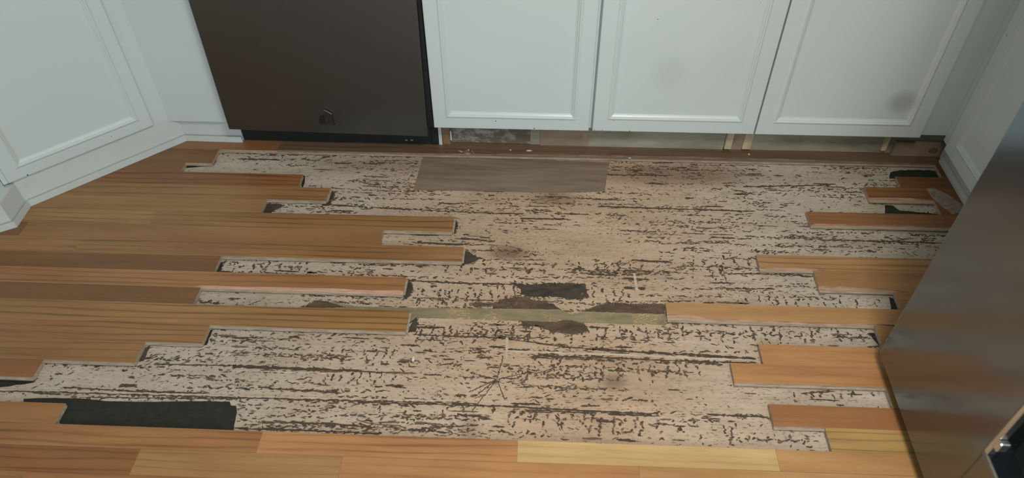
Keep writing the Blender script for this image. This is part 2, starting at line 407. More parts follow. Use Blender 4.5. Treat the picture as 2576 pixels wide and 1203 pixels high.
patch('felt_patch', [(1240, 768), (1262, 754), (1300, 748), (1322, 746), (1345, 757), (1370, 757), (1398, 775), (1404, 782), (1240, 776)], TARB, 0.0007, amp=.002)
patch('felt_patch', [(1350, 768), (1372, 762), (1390, 764), (1412, 780), (1352, 777)], FLECKM[0], 0.0009, amp=.002)
patch('felt_patch', [(1462, 782), (1500, 770), (1545, 762), (1600, 766), (1660, 765), (1671, 768), (1672, 792), (1560, 788), (1470, 785)], TARB, 0.0007, amp=.003)
patch('felt_patch', [(1368, 812), (1395, 806), (1440, 804), (1462, 812), (1478, 826), (1482, 836), (1440, 840), (1385, 836), (1360, 822)], TARB, 0.0007, amp=.004)
patch('felt_patch', [(1310, 808), (1350, 806), (1370, 812), (1360, 822), (1345, 818), (1320, 826)], TARB, 0.0006, amp=.004)
patch('felt_patch', [(1215, 770), (1195, 774), (1185, 766), (1192, 762), (1240, 763), (1300, 766), (1290, 775)], TARB, 0.0006, amp=.003)
patch('tar_paper', [(1030, 796), (1049, 797), (1050, 812), (1046, 834), (1028, 836)], TARC, 0.0008, amp=.002)
patch('tar_paper', [(1160, 630), (1178, 633), (1196, 645), (1206, 652), (1190, 660), (1160, 668)], TARC, 0.0008, amp=.002)
patch('tar_paper', [(1025, 704), (1036, 712), (1038, 730), (1028, 748), (1015, 754)], TARC, 0.0008, amp=.002)
patch('tar_paper', [(826, 483), (843, 484), (838, 500), (828, 518), (812, 518), (818, 500)], TARC, 0.0008, amp=.002)
patch('tar_paper', [(668, 512), (706, 514), (714, 518), (690, 530), (672, 540), (662, 540)], TARC, 0.0008, amp=.002)
patch('tar_paper', [(1140, 554), (1150, 558), (1152, 566), (1146, 586), (1138, 590)], TARC, 0.0008, amp=.001)
patch('tar_paper', [(760, 440), (768, 444), (766, 462), (758, 480)], TAR, 0.0008, amp=.001)
patch('tar_paper', [(466, 404), (545, 404), (538, 416), (470, 423)], GREENBLK, 0.0010, amp=.001)
patch('tar_paper', [(2240, 434), (2262, 429), (2300, 428), (2340, 429), (2362, 433), (2368, 444), (2350, 448), (2238, 450)], GREENBLK, 0.0010, amp=.003, label='dark mouldy gap between two boards')
patch('tar_paper', [(2226, 516), (2246, 518), (2262, 530), (2368, 540), (2366, 556), (2226, 552)], GREENBLK, 0.0010, amp=.001)
patch('tar_paper', [(2185, 838), (2212, 872), (2226, 880), (2220, 838)], TAR, 0.0008, amp=.001)
patch('tar_paper', [(2236, 748), (2250, 752), (2262, 790), (2244, 784)], TAR, 0.0008, amp=.002)
patch('tar_paper', [(545, 664), (562, 660), (556, 680), (540, 692)], TAR, 0.0008, amp=.002)
patch('tar_paper', [(520, 834), (536, 830), (520, 868), (505, 872)], TAR, 0.0008, amp=.002)
patch('tar_paper', [(365, 876), (378, 870), (362, 908), (345, 912)], FLECKM[0], 0.0008, amp=.002)
ol = patch('underlay_strip', [(735, 782), (760, 770), (800, 757), (850, 764), (900, 772), (1034, 775), (1200, 777), (1409, 780), (1425, 786), (1436, 792), (1450, 790),
                   (1469, 784), (1560, 788), (1674, 792), (1676, 818), (1590, 816), (1457, 812), (1440, 807), (1416, 806), (1400, 811), (1200, 804), (1046, 800), (1030, 812), (735, 812)],
           OLIVE, 0.0013, amp=0.0012, label='olive strip with torn yellow wood fibres')
patch('felt_patch', [(733, 786), (790, 760), (798, 757), (830, 762), (870, 774), (820, 775), (760, 780)], TARB, 0.0016, amp=.002)

# long seams and pale glue ridges
def ribbon(name, px, wpx, mat, h, z=ZS, amp=0.0010, seg=0.009):
    pts = [np.array(onF(q, z)[:2]) for q in px]; up = []; dn = []
    w = wpx * 0.00095
    for a, b in zip(pts[:-1], pts[1:]):
        n = max(1, int(np.linalg.norm(b - a) / seg))
        for i in range(n):
            p = a + (b - a) * i / n; hw = w * random.uniform(.25, 1.25) / 2; o = random.uniform(-amp, amp)
            up.append((p[0], p[1] + hw + o)); dn.append((p[0], p[1] - hw + o))
    up.append((pts[-1][0], pts[-1][1] + w * .1)); dn.append((pts[-1][0], pts[-1][1] - w * .1))
    n = len(up); vs = [(x, y, z + h) for x, y in up] + [(x, y, z + h) for x, y in dn] + [(x, y + .0006, z - .0005) for x, y in up] + [(x, y - .0006, z - .0005) for x, y in dn]
    fs = []
    for i in range(n - 1):
        fs += [(i, n + i, n + i + 1, i + 1), (i + 1, 2 * n + i + 1, 2 * n + i, i), (n + i, 3 * n + i, 3 * n + i + 1, n + i + 1)]
    fs += [(0, 2 * n, 3 * n, n), (n - 1, 2 * n - 1, 4 * n - 1, 3 * n - 1)]
    return mesh(name, vs, fs, [mat], floor)
SE = [([(-20, 984), (170, 988), (380, 995), (700, 1004), (930, 1010), (1200, 1016)], 2.5), ([(900, 1013), (1250, 1022), (1460, 1033), (1650, 1042)], 4),
      ([(585, 922), (700, 926), (905, 934)], 10), ([(905, 934), (1000, 940)], 3), ([(1345, 895), (1560, 902), (1700, 908), (1900, 914)], 4),
      ([(1040, 842), (1130, 846), (1250, 850), (1420, 873), (1500, 880)], 4), ([(1490, 878), (1600, 886), (1740, 893), (1902, 903)], 8),
      ([(1255, 848), (1290, 852)], 8), ([(1230, 872), (1275, 876)], 7), ([(590, 1078), (760, 1083), (960, 1092)], 4), ([(660, 1061), (840, 1067), (960, 1077)], 5),
      ([(1020, 706), (1140, 712), (1290, 716)], 6), ([(840, 517), (1000, 526), (1250, 538)], 3), ([(1505, 520), (1700, 526), (1900, 532)], 5),
      ([(1250, 537), (1315, 538)], 5), ([(1395, 538), (1480, 540)], 5), ([(600, 400), (700, 402)], 6), ([(843, 411), (885, 411)], 7), ([(915, 411), (958, 413)], 6),
      ([(1310, 550), (1430, 552)], 7), ([(1050, 610), (1165, 617)], 7), ([(1160, 600), (1245, 608)], 6), ([(1570, 680), (1640, 684)], 6), ([(1570, 700), (1632, 704)], 7),
      ([(1570, 724), (1625, 726)], 7), ([(1590, 655), (1690, 660)], 6), ([(1480, 690), (1560, 694)], 4), ([(1790, 597), (1850, 600)], 6), ([(2020, 990), (2100, 985)], 3),
      ([(1330, 1032), (1500, 1040)], 3), ([(1530, 1042), (1655, 1047)], 6), ([(1780, 1043), (1930, 1050)], 5), ([(1500, 1060), (1550, 1062)], 6), ([(160, 975), (340, 985), (520, 990)], 3),
      ([(300, 972), (345, 970)], 7), ([(650, 975), (860, 990)], 3), ([(1150, 1043), (1230, 1050)], 6), ([(1060, 1078), (1200, 1070)], 3), ([(200, 1000), (600, 1004)], 2),
      ([(390, 916), (600, 921)], 3), ([(1870, 470), (2090, 466)], 5), ([(1520, 440), (1690, 442)], 4), ([(2080, 604), (2380, 612)], 4), ([(1820, 688), (2020, 692)], 3), ([(1800, 725), (1950, 728)], 3)]
for pxl, w_ in SE: ribbon('dark_seam', pxl, w_, FLECKM[0], 0.0007)
for pxl, w_ in [([(-20, 981), (170, 984), (380, 991), (700, 1000), (1150, 1010)], 3), ([(1275, 884), (1560, 893), (1900, 908)], 5), ([(585, 933), (700, 936), (880, 941)], 3),
                ([(1530, 882), (1560, 850)], 0.1), ([(1595, 690), (1602, 735)], 5), ([(1276, 850), (1272, 905)], 4)]:
    if w_ > 1 and abs(pxl[0][0] - pxl[-1][0]) > 30: ribbon('glue_ridge', pxl, w_, RIDGE, 0.0016)
patch('glue_ridge', [(1592, 688), (1598, 688), (1606, 735), (1599, 736)], RIDGE, 0.0016, amp=.0006)
patch('glue_ridge', [(1272, 850), (1279, 850), (1277, 905), (1271, 905)], RIDGE, 0.0014, amp=.0006)

# ------------------------------------------------------------------ adhesive residue: thousands of torn flecks
FV = []; FF = []; FM = []
def fleck(x, y, ln, wd_, ang, m_=None):
    n = 6 if ln < .012 else 8
    ca, sa = math.cos(ang), math.sin(ang); i0 = len(FV); h = ZS + random.uniform(.0003, .0009)
    top = []
    for i in range(n):
        t = 2 * math.pi * i / n + random.uniform(-.25, .25); r = random.uniform(.6, 1.15)
        u = math.cos(t) * ln / 2 * r; v = math.sin(t) * wd_ / 2 * random.uniform(.5, 1.3)
        v += wd_ * .25 * math.sin(u / max(ln, 1e-4) * 5 + ang * 20)
        top.append((x + u * ca - v * sa, y + u * sa + v * ca, h))
    FV.extend(top); FF.append(tuple(range(i0, i0 + n))); FM.append(m_ if m_ is not None else random.choices((0, 1, 2), (.66, .27, .07))[0])
def lattice(seed, sx, sy):
    r = np.random.RandomState(seed); tb = r.rand(64, 64)
    def f(x, y):
        x = x * sx; y = y * sy; xi = math.floor(x); yi = math.floor(y); fx = x - xi; fy = y - yi
        fx = fx * fx * (3 - 2 * fx); fy = fy * fy * (3 - 2 * fy); a = tb[yi % 64, xi % 64]; b = tb[yi % 64, (xi + 1) % 64]; c = tb[(yi + 1) % 64, xi % 64]; d = tb[(yi + 1) % 64, (xi + 1) % 64]
        return (a * (1 - fx) + b * fx) * (1 - fy) + (c * (1 - fx) + d * fx) * fy
    return f
dn1 = lattice(3, 5, 22); dn2 = lattice(5, 14, 50)
# where residue is thick or thin, (pixel centre, half axes in metres, gain)
BL = [((760, 402), (.28, .03), 1.6), ((1010, 450), (.10, .06), 1.4), ((1200, 660), (.10, .06), 2.2), ((1330, 690), (.28, .03), 1.0), ((1650, 675), (.20, .04), 1.2), ((820, 850), (.30, .035), 1.8),
      ((1500, 880), (.25, .04), 1.6), ((1290, 900), (.10, .06), 1.2), ((1420, 980), (.2, .03), 1.0), ((700, 905), (.25, .02), 1.3), ((700, 970), (.30, .03), 1.0), ((1130, 1075), (.15, .03), 1.5),
      ((1680, 430), (.25, .05), 1.8), ((1500, 500), (.15, .03), .8), ((950, 900), (.1, .04), 1.0), ((1230, 900), (.1, .06), 1.2), ((1900, 560), (.12, .03), .8), ((1600, 690), (.1, .03), 1.4),
      ((1400, 600), (.14, .05), -.9), ((680, 950), (.06, .03), -1.5), ((1780, 935), (.10, .03), -1.2), ((900, 480), (.1, .02), -.8), ((1900, 500), (.2, .03), -.5), ((1700, 620), (.12, .03), -.5), ((560, 415), (.05, .04), -2.5),
      ((1500, 585), (.1, .03), -.6), ((1500, 1000), (.12, .02), .8), ((250, 930), (.08, .02), -.6)]
BL = [(onF(q, ZS)[:2], r, g_) for q, r, g_ in BL]
NO = [[onF(q, ZS)[:2] for q in pp] for pp in ([(1064, 396), (1534, 408), (1522, 480), (1040, 477)], [(150, 1010), (592, 1010), (590, 1080), (140, 1080)], [(1034, 775), (1674, 792), (1676, 816), (1030, 804)])]
def inside(x, y, P):
    c = False; n = len(P)
    for i in range(n):
        a, b = P[i], P[(i + 1) % n]
        if (a[1] > y) != (b[1] > y) and x < (b[0] - a[0]) * (y - a[1]) / (b[1] - a[1]) + a[0]: c = not c
    return c
def dens(x, y):
    d = .25 + 1.5 * max(0, dn1(x, y) - .25) * (.4 + dn2(x, y))
    for c, r, g_ in BL:
        d += g_ * .55 * math.exp(-((x - c[0]) / r[0]) ** 2 - ((y - c[1]) / r[1]) ** 2)
    return d
AX0, AX1, AY0, AY1 = -1.25, 1.15, -1.045, -.045
def okp(x, y):
    if not (AX0 < x < AX1 and AY0 < y < AY1): return False
    return not any(inside(x, y, P) for P in NO)
# bigger torn streaks along the strips
def tear(x, y, ln, wd_):
    n = max(8, int(ln / .0035)); up = []; dn = []; sl = random.gauss(0, .02)
    for i in range(n + 1):
        t = i / n; e = (4 * t * (1 - t)) ** .4; xx = x + ln * (t - .5); yy = y + sl * (xx - x)
        up.append((xx, yy + wd_ / 2 * e * random.uniform(.35, 1.25), ZS + .0009)); dn.append((xx, yy - wd_ / 2 * e * random.uniform(.35, 1.25), ZS + .0009))
    i0 = len(FV); FV.extend(dn); FV.extend(up); m_ = random.choices((0, 1, 2), (.7, .25, .05))[0]
    for i in range(n):
        FF.append((i0 + i, i0 + i + 1, i0 + n + 2 + i, i0 + n + 1 + i)); FM.append(m_)
for _ in range(900):
    x = random.uniform(AX0, AX1); y = random.uniform(AY0, AY1)
    if random.random() < .6: y = round(y / (W / 3)) * (W / 3) + random.gauss(0, .0025)
    ln = random.choice((.015, .02, .03, .03, .045, .07)); 
    if random.random() > dens(x, y) * .62 or not (okp(x, y) and okp(x - ln / 2, y) and okp(x + ln / 2, y)): continue
    tear(x, y, ln, random.uniform(.003, .0075))
# streaks along the strips
for _ in range(1250):
    x = random.uniform(AX0, AX1); y = random.uniform(AY0, AY1); L_ = random.choice((.04, .07, .12, .2)); n = int(L_ / .008)
    if random.random() < .35: y = round(y / (W / 2)) * (W / 2) + random.gauss(0, .002)
    if random.random() > dens(x, y) * .85: continue
    sl = random.gauss(0, .02)
    for i in range(n):
        xx = x + L_ * (i / n - .5) + random.gauss(0, .003); yy = y + sl * (xx - x) + random.gauss(0, .0018)
        if random.random() < .78 and okp(xx, yy): fleck(xx, yy, random.uniform(.005, .020), random.uniform(.002, .0058), random.gauss(0, .25))
RZ = [((1060, 2205), (822, 868), .026), ((1050, 1305), (716, 776), .022), ((1470, 1600), (725, 768), .024), ((1330, 1760), (906, 962), .024), ((830, 1010), (872, 925), .024), ((820, 1020), (938, 968), .022),
      ((1300, 1720), (1048, 1100), .026), ((560, 780), (656, 690), .03), ((1860, 2070), (1092, 1128), .03), ((1130, 1600), (655, 695), .03), ((1880, 2240), (745, 780), .03), ((1750, 1900), (640, 720), .035),
      ((950, 1300), (1020, 1070), .05), ((220, 640), (1004, 1012), .03), ((2000, 2220), (985, 1010), .03), ((1750, 1900), (1050, 1120), .04), ((1320, 1500), (1040, 1060), .02)]
# loose diagonal ticks, leaning one way in one place and the other way in the next
lean = lattice(9, 4, 12)
RB = [(onF((a_, (c_ + d_) / 2), ZS)[0], onF((b_2, (c_ + d_) / 2), ZS)[0], onF((a_, d_), ZS)[1], onF((a_, c_), ZS)[1]) for (a_, b_2), (c_, d_), _s in RZ]
for _ in range(11000):
    x = random.uniform(AX0, AX1); y = random.uniform(AY0, AY1)
    if random.random() > dens(x, y) * .62 or not okp(x, y): continue
    if random.random() < .6 and any(q[0] < x < q[1] and q[2] < y < q[3] for q in RB): continue
    a = (lean(x, y) - .45) * 1.5 + random.gauss(0, .25); s_ = random.random()
    fleck(x, y, .004 + .017 * s_ * s_, random.uniform(.0016, .0048), a)
# transverse ribs left by the trowel
for (xa, xb), (ya, yb_), sp in RZ:
    a = onF((xa, (ya + yb_) / 2), ZS); b = onF((xb, (ya + yb_) / 2), ZS); t_ = onF(((xa + xb) / 2, ya), ZS)[1]; u_ = onF(((xa + xb) / 2, yb_), ZS)[1]
    xx = a[0]
    sl_ = (b[1] - a[1]) / (b[0] - a[0])
    while xx < b[0]:
        hh = t_ - u_; ph = random.uniform(0, 6); am = random.uniform(.001, .004); y0 = t_ - random.uniform(0, .3) * hh; y1 = u_ + random.uniform(0, .3) * hh; yy = y0
        ln_ = random.gauss(0, .25)
        while yy > y1:
            x_ = xx + am * math.sin(yy * 260 + ph) + ln_ * (yy - y0)
            yw = yy + sl_ * (xx - (a[0] + b[0]) / 2)
            if random.random() < .72 and okp(x_, yw): fleck(x_, yw, random.uniform(.006, .013), random.uniform(.0036, .0085), math.pi / 2 + random.gauss(0, .28))
            yy -= random.uniform(.004, .009)
        xx += sp * random.uniform(.55, 1.4)
for pts_, mi_ in BORD:
    for i in range(len(pts_)):
        a = np.array(pts_[i]); b = np.array(pts_[(i + 1) % len(pts_)]); an = math.atan2(b[1] - a[1], b[0] - a[0])
        for _ in range(2):
            p = a + (b - a) * random.random() + np.array([random.gauss(0, .003), random.gauss(0, .0028)])
            fleck(p[0], p[1], random.uniform(.004, .012), random.uniform(.002, .005), an + random.gauss(0, .6), mi_)
for pxl_, w_ in SE:
    P_ = [onF(q, ZS)[:2] for q in pxl_]
    for a, b in zip(P_[:-1], P_[1:]):
        L_ = np.linalg.norm(b - a)
        for _ in range(int(L_ / .006)):
            p = a + (b - a) * random.random()
            fleck(p[0], p[1] + random.gauss(0, .0022), random.uniform(.005, .016), random.uniform(.0018, .0045), random.gauss(0, .2), 0)
# radiating scratch marks
c0 = onF((1250, 955), ZS)
for th in (-2.6, -2.35, -2.1, 1.4, -1.2, 2.9, .3):
    for r_ in np.arange(.006, random.uniform(.04, .11), .007):
        fleck(c0[0] + math.cos(th) * r_, c0[1] + math.sin(th) * r_, .011, .003, th + random.gauss(0, .1), 0)
# heavier grime where boards were pulled out, along the edges of the strips still in place
me = bpy.data.meshes.new('adhesive_residue'); me.from_pydata(FV, [], FF); me.polygons.foreach_set('material_index', FM); me.update()
res = link('adhesive_residue', me, FLECKM, floor); res['kind'] = 'stuff'
print('flecks', len(FF))

# dried adhesive smear on the boards near the right cabinet
SMEAR = mat_raw('dried_grey_adhesive', rgb(124, 96, 72), rgb(178, 166, 156), (60, 170, 10))
patch('adhesive_smear', [(2330, 476), (2345, 473), (2372, 483), (2400, 500), (2426, 520), (2416, 534), (2396, 540), (2370, 520), (2344, 497)], SMEAR, 0.0006, 0.0, .0015,
      label='grey dried adhesive smear', step=.008)

# ------------------------------------------------------------------ cabinet doors
def door(parent, w, h, loc, rotz, mat=WHITE, s=0.045, t=0.020, mirror=False):
    rings = [(0, t), (0, .003), (.0012, .0008), (.003, 0), (s - .006, 0), (s - .004, -.0012), (s - .001, -.0026), (s + .002, -.0020), (s + .004, .0010),
             (s + .006, .0012), (s + .009, .0040), (s + .013, .0060), (s + .016, .0064)]
    vs = []; fs = []
    for d, y in rings: vs += [(d, y, d), (w - d, y, d), (w - d, y, h - d), (d, y, h - d)]
    for i in range(len(rings) - 1):
        for q in range(4):
            a = i * 4 + q; b = i * 4 + (q + 1) % 4; fs.append((a, b, b + 4, a + 4))
    fs.append((3, 2, 1, 0))
    o = mesh('door', vs, fs, [mat], parent, loc=loc, rot=(0, 0, rotz))
    e = s + .0158; y = .0063
    p = box('door_panel', (e, y, e), (w - e, y + .006, h - e), [mat], o)
    return o
def chips(o, pts):
    for x, z, r in pts:
        n = 7; c = [(x + r * random.uniform(.7, 1.2) * math.cos(2 * math.pi * i / n), z + r * random.uniform(.7, 1.2) * math.sin(2 * math.pi * i / n)) for i in range(n)]
        vs = [(a, -.0003, b) for a, b in c] + [(a, .0005, b) for a, b in c]
        mesh('paint_nick', vs, [tuple(range(n))] + [(i, i + n, (i + 1) % n + n, (i + 1) % n) for i in range(n)], [BLACKN], o)
BLACKN = mat_plain('bare_nick', rgb(70, 68, 62), .8)
ZD, ZT = 0.105, 0.85
YD, YFR = -0.060, -0.040

def plaster():
    m = NT('mouldy_plaster', 0.9); P = m.pos()
    b = m.ramp(m.noise(P, 14, 5, .7), [(.3, rgb(118, 114, 94)), (.5, rgb(152, 150, 132)), (.7, rgb(170, 170, 154))])
    d = m.ramp(m.noise(m.mapp(P, (1, 1, 1.6), (2, 0, 1)), 22, 5, .75), [(.42, g(0)), (.52, g(1))])
    m.color(m.mix(m.math('MULTIPLY', d, .85), b, rgb(104, 86, 72))); m.bump(d, .6, .002); return m.m
PLAST = plaster()
def dusty(name, a, b, c):
    m = NT(name, .85); P = m.pos()
    k = m.ramp(m.noise(m.mapp(P, (5, 1, 14)), 1, 4, .6), [(.3, a), (.55, b), (.75, c)]); m.color(k); m.bump(m.noise(m.mapp(P, (20, 1, 60)), 1, 3), .15, .001); return m.m
TOE = dusty('dusty_toe_board', rgb(128, 118, 100), rgb(160, 154, 134), rgb(176, 170, 150))
TOEB = dusty('brown_toe_board', rgb(128, 108, 90), rgb(158, 136, 114), rgb(178, 158, 136))
PINE = mat_raw('pale_pine', rgb(178, 160, 128), rgb(212, 194, 160), (60, 60, 12))
STUD = mat_raw('brown_stud', rgb(112, 82, 56), rgb(150, 116, 82), (60, 60, 10))

sm3 = mat_white('white_paint_smudged', [((0.386, 0, 0.119), (.050, .5, .044), .42)])
sm2 = mat_white('white_paint_faint_smudge', [((0.20, 0, 0.20), (.06, .5, .065), .12)])
# --- cabinet beside the dishwasher
cab = thing('base_cabinet', 'white single-door base cabinet just right of the dark dishwasher', 'cabinet', (-0.32, 0, 0))
def bx(name, lo, hi, mats, par, ox=0, bev=0.0, **kw):
    return box(name, (lo[0] - ox, lo[1], lo[2]), (hi[0] - ox, hi[1], hi[2]), mats, par, bev, **kw)
bx('carcass', (-.321, YFR + .02, ZD - .003), (.1475, .55, .87), [WHITE], cab, -.32)
bx('face_frame', (-.321, YFR, ZD - .002), (.1475, YFR + .019, .87), [WHITE], cab, -.32, .001)
d1 = door(cab, .462, ZT - ZD, (-.3218 + .32, YD, ZD), 0, WHITE, .044)
chips(d1, [(.186, .030, .0018), (.300, .006, .0020)])
bx('side_panel', (-.3205, -.004, ZS), (-.3105, .50, ZD - .004), [WHITE_OLD], cab, -.32, .0005)
bx('stud', (-.309, .0, ZS), (-.284, .03, ZD - .004), [STUD], cab, -.32)
o = bx('paper_sliver', (-.2835, -.004, .018), (-.2795, -.001, .052), [WHITE_OLD], cab, -.32)
bx('toe_board', (-.284, .012, ZS), (-.034, .02, ZD - .004), [PLAST], cab, -.32)['label'] = 'mouldy torn plaster toe board'
bx('joint_strip', (-.034, .008, ZS), (-.003, .018, ZD - .004), [TOE], cab, -.32)
bx('toe_board', (-.003, .004, ZS), (.1475, .016, ZD - .004), [TOEB], cab, -.32)
# --- double cabinet
cab2 = thing('base_cabinet', 'wide white base cabinet with two doors, a grey smudge on its right door', 'cabinet', (.148, 0, 0))
bx('carcass', (.148, YFR + .02, ZD - .003), (1.186, .55, .87), [WHITE], cab2, .148)
bx('face_frame', (.148, YFR, ZD - .002), (1.195, YFR + .019, .87), [WHITE], cab2, .148, .001)
d2 = door(cab2, .4745, ZT - ZD, (.1505 - .148, YD, ZD + .001), 0, sm2, .047)
chips(d2, [(.006, .006, .0015), (.03, .004, .0012), (.11, .004, .0016), (.06, .040, .001)])
d3 = door(cab2, .478, ZT - ZD, (.6290 - .148, YD, ZD + .001), 0, sm3, .047)
bx('toe_board', (.1475, .004, ZS), (.565, .016, ZD - .004), [TOE], cab2, .148)
bx('pine_block', (.566, -.006, .008), (.587, .010, ZD - .004), [PINE], cab2, .148, .0008)
bx('stud', (.588, .004, ZS), (.622, .016, ZD - .004), [TOEB], cab2, .148)
bx('pine_block', (.622, -.002, .006), (.648, .010, ZD - .004), [PINE], cab2, .148, .0008)
bx('toe_board', (.649, .006, ZS), (1.235, .016, ZD - .004), [TOE], cab2, .148)
bx('pine_slat', (1.043, -.002, .012), (1.058, .006, ZD - .004), [PINE], cab2, .148, .0005)
bx('plywood_block', (1.076, -.008, ZS), (1.235, .006, .050), [TOEB], cab2, .148, .0008)
kn = bpy.data.meshes.new('knot'); bm = bmesh.new(); bmesh.ops.create_circle(bm, cap_ends=True, radius=.011, segments=12, matrix=Matrix.Translation((1.196 - .148, -.0086, .022)) @ Matrix.Rotation(math.pi / 2, 4, 'X') @ Matrix.Diagonal((1.3, 1, 1, 1)))
ex = bmesh.ops.extrude_face_region(bm, geom=bm.faces[:]); bmesh.ops.translate(bm, verts=[v for v in ex['geom'] if isinstance(v, bmesh.types.BMVert)], vec=(0, .001, 0)); bm.to_mesh(kn); bm.free()
link('knot', kn, [FLECKM[1]], cab2)
# --- right run of cabinets, facing left
cab3 = thing('base_cabinet', 'white panelled base cabinet on the right, turned side-on beside the steel refrigerator', 'cabinet', (1.22, -.04, 0))
def rb(name, lo, hi, mats, bev=0.0): return box(name, (lo[0] - 1.22, lo[1] + .04, lo[2]), (hi[0] - 1.22, hi[1] + .04, hi[2]), mats, cab3, bev)
rb('carcass', (1.199, -.745, .0864), (1.78, -.0405, .87), [WHITE])
rb('face_frame', (1.189, -.745, .086), (1.1985, -.0403, .87), [WHITE], .0008)
door(cab3, .66, ZT - .088, (1.172 - 1.22, -.088 + .04, .088), -math.pi / 2, WHITE, .047, .0165)
rb('toe_board', (1.222, -.745, 0.0005), (1.236, -.012, .0855), [WHITE_OLD])
def shoe(name, pts, depth, hgt, mat, parent, off=(0, 0, 0)):
    """quarter-round moulding following a plan polyline; depth measured to the left of travel"""
    P = [np.array(p) for p in pts]; vs = []; n = len(P)
    prof = [(0, .0005), (0, hgt * .5), (.25 * depth, hgt * .80), (.6 * depth, hgt * .97), (depth, hgt), (depth, .0005)]
    for i, p in enumerate(P):
        d0 = P[i] - P[i - 1] if i else P[1] - P[0]; d1_ = P[i + 1] - P[i] if i < n - 1 else P[-1] - P[-2]
        d0 = d0 / np.linalg.norm(d0); d1_ = d1_ / np.linalg.norm(d1_); n0 = np.array([-d0[1], d0[0]]); n1 = np.array([-d1_[1], d1_[0]])
        b = n0 + n1; b = b / (1 + n0 @ n1)
        for u, z in prof: vs.append((p[0] + b[0] * u - off[0], p[1] + b[1] * u - off[1], z))
    k = len(prof); fs = [(i * k + j, i * k + (j + 1) % k, (i + 1) * k + (j + 1) % k, (i + 1) * k + j) for i in range(n - 1) for j in range(k)]
    fs += [tuple(range(k)), tuple((n - 1) * k + j for j in range(k))[::-1]]
    return mesh(name, vs, fs, [mat], parent)
shoe('shoe_molding', [(1.2105, -.745), (1.2105, -.034)][::-1], .0110, .020, WHITE_OLD, cab3, (1.22, -.04, 0))

# --- left corner cabinet with its diagonal door
cc = thing('corner_cabinet', 'white corner cabinet on the left with a diagonal panelled door and filler panel', 'cabinet', (-1.128, -.009, 0))
O2 = (-1.128, -.009)
P0 = np.array([-1.128, -.009]); u = np.array([-.7248, -.689]); nn = np.array([-.689, .7248])      # nn points into the cabinet
P1 = P0 + u * .473; P2 = np.array([-1.4655, -.4212]); P3 = np.array([-1.60, -.500])
A0 = np.array([-.9445, -.011])
def cpris(name, pts, z0, z1, mat): 
    o = poly_prism(name, [(p[0] - O2[0], p[1] - O2[1]) for p in pts], z0, z1, [mat], cc); return o
def sh(name, pts): return shoe(name, pts, .006, .022, WHITE_OLD, cc, (*O2, 0))
sh('shoe_molding', [A0, P0]) ; sh('shoe_molding', [P0 + u * .0008, P1]); sh('shoe_molding', [P1 + np.array([0, -.0008]), P2, P3])
# toe boards
b_ = .0062
def off_line(a, b, d):
    t = (b - a) / np.linalg.norm(b - a); n_ = np.array([-t[1], t[0]]); return a + n_ * d, b + n_ * d
def inter(a, b, c, d):
    r = b - a; s_ = d - c; t = ((c - a)[0] * s_[1] - (c - a)[1] * s_[0]) / (r[0] * s_[1] - r[1] * s_[0]); return a + r * t
def offset_poly(pts, d):
    L_ = [off_line(a, b, d) for a, b in zip(pts[:-1], pts[1:])]; out = [L_[0][0]]
    for p, q in zip(L_[:-1], L_[1:]): out.append(inter(p[0], p[1], q[0], q[1]))
    out.append(L_[-1][1]); return out
# polyline runs from the dishwasher leftwards: cabinets lie to its right hand
PL = [A0, P0, P1, P2, P3]
def offn(d): return offset_poly(PL, -d)
i1 = offn(b_); i2 = offn(b_ + .012)
for q in range(4):
    cpris('toe_board', [i1[q] + (i1[q + 1] - i1[q]) * .0006, i1[q + 1], i2[q + 1], i2[q]], .0005, (.0828, .0900, .0800, .0800)[q], WHITE_OLD)
# upper carcass
FPX_ = np.array([-.972, -.023]); C1 = np.array([-1.1600, -.023])
f1 = P0 + nn * .0052; 
C1 = inter(np.array([-2., -.023]), np.array([0., -.023]), f1, f1 + u)
C2 = f1 + u * .500; C3 = np.array([C2[0] + .002, -.46]); C4 = np.array([-1.66, -.55])
back = [np.array([-1.95, -.60]), np.array([-1.95, .55]), np.array([-.955, .55])]
cpris('filler_panel', [np.array([-.955, -.023]), C1, C1 + np.array([-.004, .014]), np.array([-.955, -.009])], .0832, .87, WHITE)
cpris('carcass', [np.array([-.955, -.0088]), C1 + nn * .0004 + np.array([-.004, .0142]), C1 + nn * .02 + u * .02, C2 + nn * .02, C2 + np.array([-.03, -.02])] + back, .0835, .87, WHITE)
cpris('face_frame', [C1 + u * .0001, C2, C2 + nn * .019, C1 + u * .001 + nn * .014 + u * .01], .0904, .87, WHITE)
cpris('side_frame', [C2 + np.array([-.001, -.001]), C3, C4, C4 + np.array([-.03, .03]), C3 + np.array([-.02, .01]), C2 + np.array([-.02, 0])], .0832, .87, WHITE)
cpris('bottom_panel', [i1[2] + nn * .001, i1[3] + np.array([-.001, 0]), i1[4], np.array([-1.95, -.60]), np.array([-1.95, -.2]), i1[2] + np.array([-.2, .1])], .0802, .0831, WHITE_OLD)
ang = math.atan2(-u[1], -u[0])
dl = P0 + u * .4865 - nn * .0085
dd = door(cc, .4115, ZT - .0965, (dl[0] - O2[0], dl[1] - O2[1], .0965), ang, WHITE, .0400, .018)
chips(dd, [(.050, .004, .0022), (.29, .020, .0012)])

# --- worktop over the back run (above the picture)
wt = mat_plain('worktop_laminate', rgb(150, 142, 130), .4)
tag(box('countertop', (-1.90, -.075, .872), (1.80, YB - .002, .91), [wt], None, .002), 'speckled beige worktop above the row of white cabinets', 'worktop')

